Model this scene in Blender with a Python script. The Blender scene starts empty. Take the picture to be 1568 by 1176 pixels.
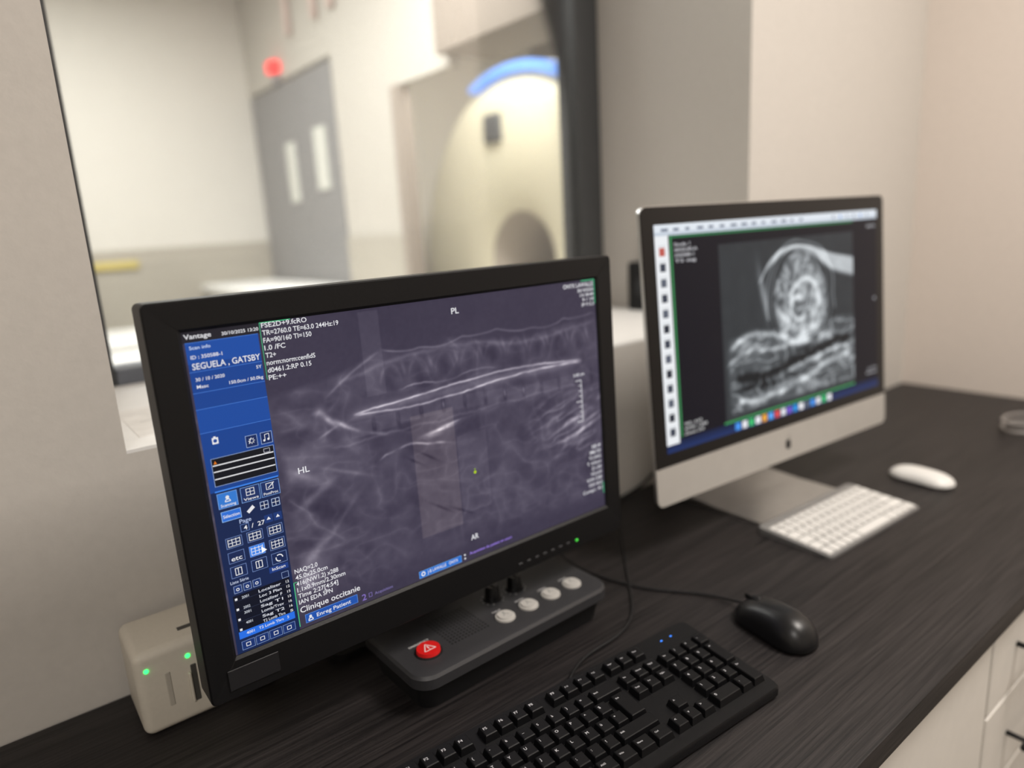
import bpy, bmesh, math, numpy as np
from mathutils import Vector, Matrix, Euler
rng=np.random.RandomState(7)
Z0=0.74
scene=bpy.context.scene
scene.view_settings.view_transform='Standard'
COL=bpy.context.collection

# ------------------------------------------------------------------ helpers
def s2l(c):
    c=c/255.0
    return c/12.92 if c<=0.04045 else ((c+0.055)/1.055)**2.4
def C(r,g,b,a=1.0): return (s2l(r),s2l(g),s2l(b),a)
_m={}
def mat(name,col,rough=0.5,metal=0.0,var=0.06,scale=40,bump=0.0,spec=0.5,emis=None,estr=0.0):
    if name in _m: return _m[name]
    m=bpy.data.materials.new(name); m.use_nodes=True; nt=m.node_tree
    b=nt.nodes['Principled BSDF']
    tc=nt.nodes.new('ShaderNodeTexCoord'); n=nt.nodes.new('ShaderNodeTexNoise')
    n.inputs['Scale'].default_value=scale; n.inputs['Detail'].default_value=4
    nt.links.new(tc.outputs['Object'],n.inputs['Vector'])
    r=nt.nodes.new('ShaderNodeValToRGB')
    lo=[max(0,c*(1-var)) for c in col[:3]]+[1]; hi=[min(1,c*(1+var)) for c in col[:3]]+[1]
    r.color_ramp.elements[0].position=.3; r.color_ramp.elements[1].position=.7
    r.color_ramp.elements[0].color=lo; r.color_ramp.elements[1].color=hi
    nt.links.new(n.outputs['Fac'],r.inputs['Fac']); nt.links.new(r.outputs['Color'],b.inputs['Base Color'])
    b.inputs['Roughness'].default_value=rough; b.inputs['Metallic'].default_value=metal
    b.inputs['Specular IOR Level'].default_value=spec
    if bump>0:
        bp=nt.nodes.new('ShaderNodeBump'); bp.inputs['Strength'].default_value=bump; bp.inputs['Distance'].default_value=0.002
        nt.links.new(n.outputs['Fac'],bp.inputs['Height']); nt.links.new(bp.outputs['Normal'],b.inputs['Normal'])
    if emis:
        b.inputs['Emission Color'].default_value=emis; b.inputs['Emission Strength'].default_value=estr
    _m[name]=m; return m
def screen_mat(name,strength=1.0,rough=0.35,spec=0.25):
    m=bpy.data.materials.new(name); m.use_nodes=True; nt=m.node_tree; b=nt.nodes['Principled BSDF']
    a=nt.nodes.new('ShaderNodeAttribute'); a.attribute_name='Col'
    b.inputs['Base Color'].default_value=(0.004,0.004,0.005,1); b.inputs['Roughness'].default_value=rough
    b.inputs['Specular IOR Level'].default_value=spec
    nt.links.new(a.outputs['Color'],b.inputs['Emission Color']); b.inputs['Emission Strength'].default_value=strength
    return m
def print_mat(name):
    m=bpy.data.materials.new(name); m.use_nodes=True; nt=m.node_tree; b=nt.nodes['Principled BSDF']
    a=nt.nodes.new('ShaderNodeAttribute'); a.attribute_name='Col'; b.inputs['Roughness'].default_value=.6
    nt.links.new(a.outputs['Color'],b.inputs['Base Color']); return m
def root(name,loc=(0,0,0),rot=(0,0,0)):
    o=bpy.data.objects.new(name,None); o.empty_display_size=.05; o.location=loc; o.rotation_euler=rot; COL.objects.link(o); return o
def mk(name,bm,mats,parent=None,smooth=False,world=False):
    me=bpy.data.meshes.new(name); bmesh.ops.recalc_face_normals(bm,faces=bm.faces[:]); bm.to_mesh(me); bm.free()
    if not isinstance(mats,(list,tuple)): mats=[mats]
    for m in mats: me.materials.append(m)
    if smooth:
        for p in me.polygons: p.use_smooth=True
    o=bpy.data.objects.new(name,me); COL.objects.link(o)
    if parent:
        o.parent=parent
        if world:
            M=Matrix.LocRotScale(parent.location,parent.rotation_euler,None); o.matrix_parent_inverse=M.inverted()
    return o
def bbox(bm,x0,x1,y0,y1,z0,z1,bev=0,seg=3,mi=0):
    r=bmesh.ops.create_cube(bm,size=1)
    vs=r['verts']
    for v in vs: v.co=Vector((x0+(v.co.x+.5)*(x1-x0),y0+(v.co.y+.5)*(y1-y0),z0+(v.co.z+.5)*(z1-z0)))
    fs=set(f for v in vs for f in v.link_faces)
    for f in fs: f.material_index=mi
    if bev>0:
        es=list(set(e for v in vs for e in v.link_edges))
        rr_=bmesh.ops.bevel(bm,geom=es,offset=bev,segments=seg,profile=.5,affect='EDGES')
        for f in rr_['faces']: f.material_index=mi
def box(name,x0,x1,y0,y1,z0,z1,m,parent=None,bev=0,seg=3,world=False):
    bm=bmesh.new(); bbox(bm,x0,x1,y0,y1,z0,z1,bev,seg); o=mk(name,bm,m,parent,world=world)
    if bev>0: shade(o)
    return o
def shade(o,ang=40):
    for p in o.data.polygons: p.use_smooth=True
    try: o.data.set_sharp_from_angle(angle=math.radians(ang))
    except Exception: pass
def rr(w,h,r,n=6,cx=0,cy=0):
    pts=[]
    for (sx,sy,a0) in ((1,1,0),(-1,1,90),(-1,-1,180),(1,-1,270)):
        for i in range(n+1):
            a=math.radians(a0+90*i/n); pts.append((cx+sx*(w/2-r)+r*math.cos(a),cy+sy*(h/2-r)+r*math.sin(a)))
    return pts
def loft(bm,loops,caps=(True,True),mi=0,closed=True):
    L=[[bm.verts.new(p) for p in lp] for lp in loops]
    n=len(L[0])
    for a,b in zip(L[:-1],L[1:]):
        for i in range(n if closed else n-1):
            j=(i+1)%n
            f=bm.faces.new((a[i],a[j],b[j],b[i])); f.material_index=mi
    if caps[0]: bm.faces.new(L[0][::-1]).material_index=mi
    if caps[1]: bm.faces.new(L[-1]).material_index=mi
    return L
def cyl(bm,c,r0,r1,z0,z1,n=32,axis='z',mi=0):
    def P(a,r,z):
        x,y=r*math.cos(a),r*math.sin(a)
        if axis=='z': return (c[0]+x,c[1]+y,c[2]+z)
        if axis=='y': return (c[0]+x,c[1]+z,c[2]+y)
        return (c[0]+z,c[1]+x,c[2]+y)
    loft(bm,[[P(2*math.pi*i/n,r,z) for i in range(n)] for r,z in ((r0,z0),(r1,z1))],mi=mi)
def cable(name,pts,r,m,parent=None):
    cu=bpy.data.curves.new(name,'CURVE'); cu.dimensions='3D'; cu.bevel_depth=r; cu.bevel_resolution=3; cu.resolution_u=10
    s=cu.splines.new('NURBS'); s.points.add(len(pts)-1)
    for p,q in zip(s.points,pts): p.co=(q[0],q[1],q[2],1)
    s.use_endpoint_u=True; s.order_u=4
    cu.materials.append(m); o=bpy.data.objects.new(name,cu); COL.objects.link(o)
    if parent:
        o.parent=parent; M=Matrix.LocRotScale(parent.location,parent.rotation_euler,None); o.matrix_parent_inverse=M.inverted()
    return o

class Flat:
    """coloured flat graphics (rects, lines, text) printed/lit on a surface, coordinates in mm"""
    all=[]
    def __init__(s,name,parent,material,mode='xz',base=0.0005):
        s.name=name;s.parent=parent;s.m=material;s.mode=mode;s.base=base;s.v=[];s.f=[];s.c=[];s.t=[];s.k=0;Flat.all.append(s)
    def P(s,a,b,off):
        a*=.001;b*=.001
        return (a,-(s.base+off),b) if s.mode=='xz' else (a,b,s.base+off)
    def poly(s,pts,col,layer=None):
        s.k+=1; off=(layer if layer is not None else 1)*0.00003
        i=len(s.v)
        for p in pts: s.v.append(s.P(p[0],p[1],off)); s.c.append(C(*col))
        s.f.append(tuple(range(i,i+len(pts))))
    def rect(s,a0,b0,a1,b1,col,layer=1): s.poly([(a0,b0),(a1,b0),(a1,b1),(a0,b1)],col,layer)
    def frame(s,a0,b0,a1,b1,col,w=.5,layer=2):
        s.rect(a0,b0,a1,b0+w,col,layer);s.rect(a0,b1-w,a1,b1,col,layer);s.rect(a0,b0,a0+w,b1,col,layer);s.rect(a1-w,b0,a1,b1,col,layer)
    def line(s,pts,col,w=.5,layer=2):
        for (x0,y0),(x1,y1) in zip(pts[:-1],pts[1:]):
            d=math.hypot(x1-x0,y1-y0) or 1; nx,ny=-(y1-y0)/d*w/2,(x1-x0)/d*w/2
            s.poly([(x0-nx,y0-ny),(x1-nx,y1-ny),(x1+nx,y1+ny),(x0+nx,y0+ny)],col,layer)
    def disc(s,a,b,r,col,layer=2,n=16): s.poly([(a+r*math.cos(2*math.pi*i/n),b+r*math.sin(2*math.pi*i/n)) for i in range(n)],col,layer)
    def text(s,body,a,b,h,col=(235,235,240),width=None,align='L',layer=3,off=None):
        cu=bpy.data.curves.new('tmp','FONT'); cu.body=body; cu.size=h/0.7; cu.resolution_u=3; cu.offset=.016*h
        o=bpy.data.objects.new('tmp',cu); COL.objects.link(o); s.t.append((o,a,b,col,width,align,layer,off))
    def harvest(s,dg):
        for (o,a,b,col,width,align,layer,off) in s.t:
            me=o.evaluated_get(dg).to_mesh(); n=len(me.vertices)
            if n:
                co=np.empty(n*3); me.vertices.foreach_get('co',co); co=co.reshape(-1,3)
                x0,x1=co[:,0].min(),co[:,0].max(); w=x1-x0; k=(width/w) if width else 1.0
                W_=w*k; sh={'L':0,'R':-W_,'C':-W_/2}[align]
                i=len(s.v); cc=C(*col); o_=layer*0.00003+(off or 0)
                for p in co: s.v.append(s.P(a+sh+(p[0]-x0)*k,b+p[1],o_)); s.c.append(cc)
                for p in me.polygons: s.f.append(tuple(i+q for q in p.vertices))
            o.to_mesh_clear()
        me=bpy.data.meshes.new(s.name); me.from_pydata(s.v,[],s.f)
        at=me.color_attributes.new('Col','FLOAT_COLOR','POINT'); at.data.foreach_set('color',np.array(s.c,dtype=np.float32).ravel())
        me.materials.append(s.m); ob=bpy.data.objects.new(s.name,me); COL.objects.link(ob); ob.parent=s.parent
def harvest_all():
    bpy.context.view_layer.update(); dg=bpy.context.evaluated_depsgraph_get()
    for f in Flat.all: f.harvest(dg)
    for f in Flat.all:
        for t in f.t: 
            cu=t[0].data; bpy.data.objects.remove(t[0]); bpy.data.curves.remove(cu)

def vnoise(U,V,sc,seed=0):
    r=np.random.RandomState(seed); G=r.rand(256,256)
    x=U/sc+100; y=V/sc+100; xi=np.floor(x).astype(int);yi=np.floor(y).astype(int); fx=x-xi; fy=y-yi
    fx=fx*fx*(3-2*fx); fy=fy*fy*(3-2*fy); g=lambda i,j:G[i%256,j%256]
    return (g(xi,yi)*(1-fx)+g(xi+1,yi)*fx)*(1-fy)+(g(xi,yi+1)*(1-fx)+g(xi+1,yi+1)*fx)*fy
def fbm(U,V,sc,seed=0,o=4):
    t=0;a=.5
    for i in range(o): t=t+a*vnoise(U,V,sc/(2**i),seed+i); a*=.5
    return t
def ridged(U,V,sc,seed=0,p=5,warp=.6):
    u=U+warp*sc*(vnoise(U,V,sc*1.3,seed+50)-.5); v=V+warp*sc*(vnoise(U,V,sc*1.3,seed+60)-.5)
    n=.7*vnoise(u,v,sc,seed)+.3*vnoise(u,v,sc*.5,seed+1)
    return np.clip(1-np.abs(2*n-1)*1.3,0,1)**p
def picture(name,parent,u0,v0,u1,v1,step,fn,m,y=-0.0004):
    nx=int((u1-u0)/step)+1; ny=int((v1-v0)/step)+1
    us=np.linspace(u0,u1,nx); vs=np.linspace(v0,v1,ny); U,V=np.meshgrid(us,vs)
    rgb=np.clip(fn(U,V),0,255)/255.0
    lin=np.where(rgb<=.04045,rgb/12.92,((rgb+.055)/1.055)**2.4)
    co=np.stack([U.ravel()*.001,np.full(U.size,y),V.ravel()*.001],1)
    me=bpy.data.meshes.new(name); me.vertices.add(nx*ny); me.vertices.foreach_set('co',co.astype(np.float32).ravel())
    idx=np.arange(nx*ny).reshape(ny,nx); q=np.stack([idx[:-1,:-1],idx[:-1,1:],idx[1:,1:],idx[1:,:-1]],-1).reshape(-1)
    nf=(nx-1)*(ny-1); me.loops.add(nf*4); me.polygons.add(nf)
    me.loops.foreach_set('vertex_index',q.astype(np.int32)); me.polygons.foreach_set('loop_start',(np.arange(nf)*4).astype(np.int32))
    me.update(calc_edges=True); me.validate()
    at=me.color_attributes.new('Col','FLOAT_COLOR','POINT'); at.data.foreach_set('color',np.concatenate([lin.reshape(-1,3),np.ones((nx*ny,1))],1).astype(np.float32).ravel())
    me.materials.append(m); o=bpy.data.objects.new(name,me); COL.objects.link(o); o.parent=parent; return o
def G(U,V,u,v,su,sv,ang=0):
    c,s=math.cos(ang),math.sin(ang); du,dv=U-u,V-v; a=du*c+dv*s; b=-du*s+dv*c
    return np.exp(-(a/su)**2-(b/sv)**2)
def smooth_interp(x,p):
    xs=p[:,0]; ys=p[:,1]; m=np.gradient(ys,xs); i=np.clip(np.searchsorted(xs,x)-1,0,len(xs)-2)
    h=xs[i+1]-xs[i]; t=np.clip((x-xs[i])/h,0,1); t2=t*t;t3=t2*t
    return (2*t3-3*t2+1)*ys[i]+(t3-2*t2+t)*h*m[i]+(-2*t3+3*t2)*ys[i+1]+(t3-t2)*h*m[i+1]
def ridge(U,V,pts,w,wob=0,seed=1):
    p=np.array(pts,float); vc=smooth_interp(U,p); m=(U>=p[0,0])&(U<=p[-1,0])
    if wob: vc=vc+wob*(fbm(U,U*0,14,seed,3)-.45)
    e=np.minimum(np.clip((U-p[0,0])/12,0,1),np.clip((p[-1,0]-U)/12,0,1))
    return np.exp(-((V-vc)/w)**2)*e*m

# ------------------------------------------------------------------ materials
M_wall=mat('wall_paint',C(202,197,190),.9,var=.02,scale=90,bump=.15)
M_wallr=mat('side_wall_paint',C(222,212,203),.9,var=.02,scale=90,bump=.15)
M_sill=mat('sill_paint',C(240,239,236),.5,var=.02)
M_ceil=mat('ceiling_paint',C(225,222,216),.9,var=.02)
M_floor=mat('floor_vinyl',C(120,115,108),.5,var=.1)
M_black=mat('black_plastic',C(14,14,16),.45,var=.08,scale=300,bump=.05,spec=.3)
M_blackg=mat('black_gloss_plastic',C(12,12,14),.25,var=.08)
M_blackm=mat('black_matt_plastic',C(15,15,17),.6,var=.1,spec=.4)
M_key=mat('black_keycap',C(13,13,15),.42,var=.1,scale=500,spec=.3)
M_alu=mat('brushed_aluminium',C(205,205,205),.32,1.0,var=.03)
M_glassblk=mat('black_glass',C(5,5,7),.12,var=.05,spec=.35)
M_white=mat('white_plastic',C(226,225,222),.35,var=.02)
M_cream=mat('cream_plastic',C(208,201,187),.5,var=.02,scale=200,bump=.05)
M_grey=mat('grey_plastic',C(48,48,51),.5,var=.05,scale=300,bump=.05)
M_btn=mat('button_grey',C(185,183,179),.45,var=.02)
M_red=mat('red_button',C(195,26,26),.35,var=.05,emis=C(190,20,20),estr=.15)
M_frame=mat('window_frame_dark',C(58,59,60),.5,var=.05)
M_cab=mat('cabinet_white',C(225,221,214),.5,var=.02)
M_green=mat('green_led',C(60,255,90),.4,emis=C(40,255,90),estr=4)
M_blueled=mat('blue_led',C(60,120,255),.4,emis=C(60,140,255),estr=1.3)
# desk wood
m=bpy.data.materials.new('desk_black_wood'); m.use_nodes=True; nt=m.node_tree; b=nt.nodes['Principled BSDF']
tc=nt.nodes.new('ShaderNodeTexCoord'); mp=nt.nodes.new('ShaderNodeMapping'); mp.inputs['Scale'].default_value=(3.5,170,170)
n1=nt.nodes.new('ShaderNodeTexNoise'); n1.inputs['Scale'].default_value=1.6; n1.inputs['Detail'].default_value=6; n1.inputs['Roughness'].default_value=.65; n1.inputs['Distortion'].default_value=.3
r=nt.nodes.new('ShaderNodeValToRGB'); r.color_ramp.elements[0].position=.38; r.color_ramp.elements[0].color=C(16,14,15); r.color_ramp.elements[1].position=.66; r.color_ramp.elements[1].color=C(47,43,43)
nt.links.new(tc.outputs['Object'],mp.inputs['Vector']); nt.links.new(mp.outputs['Vector'],n1.inputs['Vector']); nt.links.new(n1.outputs['Fac'],r.inputs['Fac']); nt.links.new(r.outputs['Color'],b.inputs['Base Color'])
b.inputs['Roughness'].default_value=.5; b.inputs['Specular IOR Level'].default_value=.32
bp=nt.nodes.new('ShaderNodeBump'); bp.inputs['Strength'].default_value=.25; bp.inputs['Distance'].default_value=.001; nt.links.new(n1.outputs['Fac'],bp.inputs['Height']); nt.links.new(bp.outputs['Normal'],b.inputs['Normal'])
M_desk=m
# shielded window glass: clear + surface reflection + a diffuse white share put in to imitate haze
m=bpy.data.materials.new('window_glass'); m.use_nodes=True; nt=m.node_tree; nt.nodes.clear()
o=nt.nodes.new('ShaderNodeOutputMaterial'); mx=nt.nodes.new('ShaderNodeMixShader'); tr=nt.nodes.new('ShaderNodeBsdfTransparent'); gl=nt.nodes.new('ShaderNodeBsdfGlossy'); fr=nt.nodes.new('ShaderNodeFresnel')
df=nt.nodes.new('ShaderNodeBsdfDiffuse'); df.inputs['Color'].default_value=(.8,.8,.8,1); mx2=nt.nodes.new('ShaderNodeMixShader'); mx2.inputs[0].default_value=.06
fr.inputs['IOR'].default_value=1.45; gl.inputs['Roughness'].default_value=.03; tr.inputs['Color'].default_value=(.95,.96,.96,1)
nt.links.new(tr.outputs[0],mx2.inputs[1]); nt.links.new(df.outputs[0],mx2.inputs[2])
nt.links.new(fr.outputs[0],mx.inputs[0]); nt.links.new(mx2.outputs[0],mx.inputs[1]); nt.links.new(gl.outputs[0],mx.inputs[2]); nt.links.new(mx.outputs[0],o.inputs[0])
M_glass=m

# ------------------------------------------------------------------ room shell
YW=0.8824; XS=2.13; SILL=Z0+.2965; H=2.60; XL=.112; XR=1.333; YB=1.40
def boxes(name,lst,m):
    bm=bmesh.new()
    for b_ in lst: bbox(bm,*b_)
    return mk(name,bm,m)
boxes('wall_back',[(-2.2,XL,YW,YB,0,H),(XR,XS+.1,YW,YB,0,H),(XL,XR,YW,YB,0,SILL-.004),(XL,XR,YW,YB,2.3,H)],M_wall)
box('trim_sill',XL,XR,YW,YB-.04,SILL-.004,SILL,M_sill)
boxes('wall_right',[(XS,XS+.1,-2.4,YW,0,H)],M_wallr)
boxes('wall_left',[(-2.3,-2.2,-2.4,YW,0,H)],M_wall)
boxes('wall_front',[(-2.2,XS,-2.5,-2.4,0,H)],M_wall)
box('floor',-2.3,XS+.1,-2.5,YW,-.05,0,M_floor)
box('ceiling',-2.3,XS+.1,-2.5,YB,H,H+.05,M_ceil)
# window
w=root('window_1')
bm=bmesh.new(); yf=1.31
bbox(bm,1.255,XR,yf,yf+.07,SILL,2.3,.004); bbox(bm,XL,XL+.06,yf,yf+.07,SILL,2.3,.004)
bbox(bm,XL+.06,1.255,yf,yf+.07,2.24,2.3,.004)
mk('frame',bm,M_frame,w)
bm=bmesh.new(); bbox(bm,XL+.06,1.255,yf,yf+.07,SILL,SILL+.028,.004); mk('frame_bottom',bm,mat('window_frame_grey',C(92,96,104),.5),w)
box('pane',XL+.06,1.255,1.34,1.346,SILL+.028,2.24,M_glass,w)

# ------------------------------------------------------------------ scanner room
M_mwall=mat('scanner_room_paint',C(212,208,200),.9,var=.02)
M_mwall2=mat('scanner_room_partition_paint',C(186,181,172),.9,var=.02)
M_wains=mat('wainscot_panel',C(168,162,150),.7,var=.03)
M_brown=mat('brown_duct_panel',C(142,131,120),.7,var=.04)
M_door=mat('door_grey',C(128,127,127),.6,var=.03)
M_doorw=mat('door_window_lit',C(200,200,192),.4,emis=C(205,205,190),estr=.10)
MC=mat('scanner_cover',C(242,236,212),.45,var=.02)
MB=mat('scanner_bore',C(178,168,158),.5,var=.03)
XP=1.52; YD=4.36
boxes('wall_scanner_back',[(-2.2,4.3,YD,YD+.1,0,H)],M_mwall)
boxes('wall_scanner_left',[(-2.3,-2.2,YB,YD,0,H)],M_mwall)
boxes('wall_scanner_right',[(3.7,3.8,YB,YD,0,H)],M_brown)
boxes('wall_scanner_near',[(XS+.1,3.7,YB-.1,YB,0,H)],M_mwall)
box('floor_scanner_room',-2.2,4.3,YB,YD,-.05,0,M_wains)
box('ceiling_scanner_room',-2.3,4.3,YB,YD+.1,H,H+.05,M_ceil)
boxes('wall_partition',[(XP,XP+.04,2.66,3.22,0,H),(XP,XP+.04,3.22,YD,Z0+1.33,H),(XP,XP+.04,2.24,2.66,Z0+1.09,H)],M_mwall2)
box('trim_portal',XP-.02,XP+.045,2.60,2.66,0,Z0+1.09,M_brown,None,.004)
box('wall_soffit',XP-.06,XP+.2,YB,2.24,Z0+1.12,H,M_brown,None,.004)
boxes('trim_wainscot_back',[(-2.2,XP,YD-.012,YD,0,Z0+.50)],M_wains)
boxes('trim_wainscot_partition',[(XP-.012,XP,2.66,3.22,0,Z0+.50)],M_wains)
d=root('door_1')
bm=bmesh.new(); bbox(bm,XP+.0,XP+.05,3.24,YD-.02,0,Z0+1.31,.004); mk('leaf',bm,M_door,d)
bm=bmesh.new(); bbox(bm,XP-.01,XP+.055,3.76,3.87,Z0+.70,Z0+1.01,.004); bbox(bm,XP-.01,XP+.055,3.36,3.49,Z0+.74,Z0+1.04,.004); mk('vision_panels',bm,M_doorw,d)
e=root('exit_light'); box('lamp',XP-.05,XP,3.82,3.91,Z0+1.365,Z0+1.425,mat('red_lamp',C(255,40,40),.4,emis=C(255,44,40),estr=1.8),e,.01)
box('bracket',XP-.03,XP,3.84,3.89,Z0+1.308,Z0+1.37,M_door,e,.003)
p=root('reflection_streaks')  # added rods imitating pinkish light streaks reflected in the window glass
bm=bmesh.new(); M_pink=mat('reflection_pink',C(206,184,176),.6)
for y in (3.30,3.62,3.12): cyl(bm,(XP-.02,y,Z0+1.5),.018,.018,0,H-Z0-1.5,12)
mk('streak_rods',bm,M_pink,p,True)
s=root('hazard_sign'); box('plate',.50,.78,YD-.03,YD-.012,Z0+.40,Z0+.44,mat('sign_yellow',C(200,182,100),.6),s,.002)
c=root('scanner_room_counter')
bm=bmesh.new(); bbox(bm,XP-.40,XP-.02,2.75,YD-.02,0,Z0+.24,.004); mk('cabinet',bm,M_white,c)
bm=bmesh.new(); bbox(bm,XP-.43,XP-.022,2.64,YD-.015,Z0+.24,Z0+.275,.006); mk('worktop',bm,M_sill,c)
t=root('patient_trolley')
bm=bmesh.new(); bbox(bm,.25,.72,3.4,4.0,.55,.80,.05); bbox(bm,.30,.68,3.5,3.95,.80,.86,.03); mk('mattress',bm,M_white,t)
bm=bmesh.new(); bbox(bm,.27,.70,3.42,3.98,.45,.55,.01)
for x in (.3,.67):
    for y in (3.46,3.94): cyl(bm,(x,y,0),.02,.02,.0,.46,12)
mk('frame',bm,M_blackm,t)
# scanner
g=root('mri_scanner',(2.3,2.88,Z0+.325))
prof=[(.17,1.2),(.17,.45),(.185,.25),(.21,.12),(.26,.03),(.36,0),(.80,-.0),(.90,.02),(.965,.07),(.975,.15),(.975,1.15),(.93,1.2)]
bm=bmesh.new(); n=96
def lath(pr): return [[(x,r_*math.cos(2*math.pi*i/n),r_*math.sin(2*math.pi*i/n)) for i in range(n)] for r_,x in pr]
loft(bm,lath(prof[4:]),caps=(False,False))
o=mk('gantry_cover',bm,MC,g); shade(o,50)
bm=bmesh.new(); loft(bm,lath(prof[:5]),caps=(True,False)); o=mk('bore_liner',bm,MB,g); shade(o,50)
bm=bmesh.new(); bbox(bm,.08,1.15,-.75,.75,-1.065,-.45,.04); mk('base_housing',bm,MC,g)
bm=bmesh.new(); na=60; R0,R1=.895,.965; loops=[]
for i in range(na+1):
    a=math.radians(-35+146*i/na); cs,sn=math.cos(a),math.sin(a)
    r0=R0+.045*max(0,(i/na-.55))/.45
    loops.append([(x,-r_*cs,r_*sn) for r_,x in ((r0,-.006),(R1,-.006),(R1,.06),(r0,.06))])
loft(bm,loops); mk('blue_light_ring',bm,mat('blue_glow',C(100,150,235),.4,emis=C(104,152,240),estr=.9),g)
box('touch_panel',-.02,.02,.08,.22,.61,.75,mat('panel_dark',C(90,92,95),.4),g,.01)
bm=bmesh.new(); bbox(bm,-.62,.9,-.14,.14,-.36,-.24,.03); bbox(bm,-.55,.0,-.12,.12,-1.065,-.36,.03); mk('patient_table',bm,MC,g)

# ------------------------------------------------------------------ desk + cabinet
DF=.258
box('desk',-1.3,XS-.003,DF,YW-.003,Z0-.03,Z0,M_desk,None,.0015,2)
cb=root('drawer_cabinet')
bm=bmesh.new(); bbox(bm,-1.0,XS-.004,DF+.035,YW-.02,.06,Z0-.03); mk('carcass',bm,mat('cabinet_carcass',C(150,145,138),.6),cb)
bm=bmesh.new(); hb=bmesh.new()
xs=[-1.0,-.40,.20,.60,1.005,1.46,XS-.008]
zs=[Z0-.035,Z0-.185,Z0-.335,Z0-.485,.07]
for x0,x1 in zip(xs[:-1],xs[1:]):
    if x1<=1.01: 
        bbox(bm,x0+.004,x1-.006,DF+.016,DF+.035,.07,Z0-.035,.0015,1); continue
    for a,b_ in zip(zs[:-1],zs[1:]):
        bbox(bm,x0+.004,x1-.004,DF+.016,DF+.035,b_+.003,a-.003,.0015,1)
        zc=(a+b_)/2+.0; xa=x0+.08
        cyl(hb,(xa,DF-.012,zc),.005,.005,0,.20,12,'x'); 
        for xx in (xa+.02,xa+.18): cyl(hb,(xx,DF-.012,zc),.004,.004,0,.028,10,'y')
mk('fronts',bm,M_cab,cb); mk('handles',hb,M_blackm,cb,True)
bm=bmesh.new(); bbox(bm,-1.0,XS-.004,DF+.08,YW-.02,0,.06); mk('plinth',bm,M_blackm,cb)

# ------------------------------------------------------------------ main monitor
mon=root('control_monitor',(.1109,.6424,Z0+.096),(-.0261,0,.0016))
W_,H_=.560,.382
u0,u1,v0,v1=29,533,41,354
out_=rr(W_,H_,.006,6,W_/2,H_/2)
outb=rr(W_-.003,H_-.003,.005,6,W_/2,H_/2)
inn=rr((u1-u0)*.001+.0,(v1-v0)*.001,.0008,6,(u0+u1)/2000,(v0+v1)/2000)
inn2=rr((u1-u0)*.001+.006,(v1-v0)*.001+.006,.001,6,(u0+u1)/2000,(v0+v1)/2000)
bm=bmesh.new()
L=lambda pts,y:[(p[0],y,p[1]) for p in pts]
loft(bm,[L(inn,0.001),L(inn,-.0015),L(inn2,-.004),L(outb,-.005),L(out_,-.0035),L(out_,.030),L(rr(W_-.03,H_-.03,.02,6,W_/2,H_/2),.045),L(rr(W_-.16,H_-.12,.03,6,W_/2,H_/2),.065)],caps=(False,True))
o=mk('housing',bm,M_black,mon); shade(o,30)
bm=bmesh.new(); bbox(bm,.018,.067,-.0062,-.0045,.010,.031,.0004,1); mk('badge',bm,mat('badge_grey',C(30,30,33),.4),mon)
bm=bmesh.new()
for i in range(7): bbox(bm,.372+i*.0135,.378+i*.0135,-.006,-.0045,.0105,.013,.0003,1)
mk('osd_buttons',bm,M_grey,mon)
bm=bmesh.new(); bbox(bm,.4705,.4738,-.0060,-.0045,.0095,.0125,.0003,1); mk('power_led',bm,mat('green_led_dim',C(60,200,70),.4,emis=C(70,200,60),estr=1.0),mon)
bm=bmesh.new(); loft(bm,[[(x,y,z) for x,y in rr(.24,.115,.015,6,.40,.815)] for z in (Z0,Z0+.010,)]); o=mk('stand_base',bm,M_blackm,mon,world=True)
bm=bmesh.new(); bbox(bm,.35,.45,.77,.80,Z0+.009,Z0+.30,.006); bbox(bm,.34,.46,.70,.785,Z0+.22,Z0+.32,.006); o=mk('stand_column',bm,M_blackm,mon,world=True)

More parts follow.
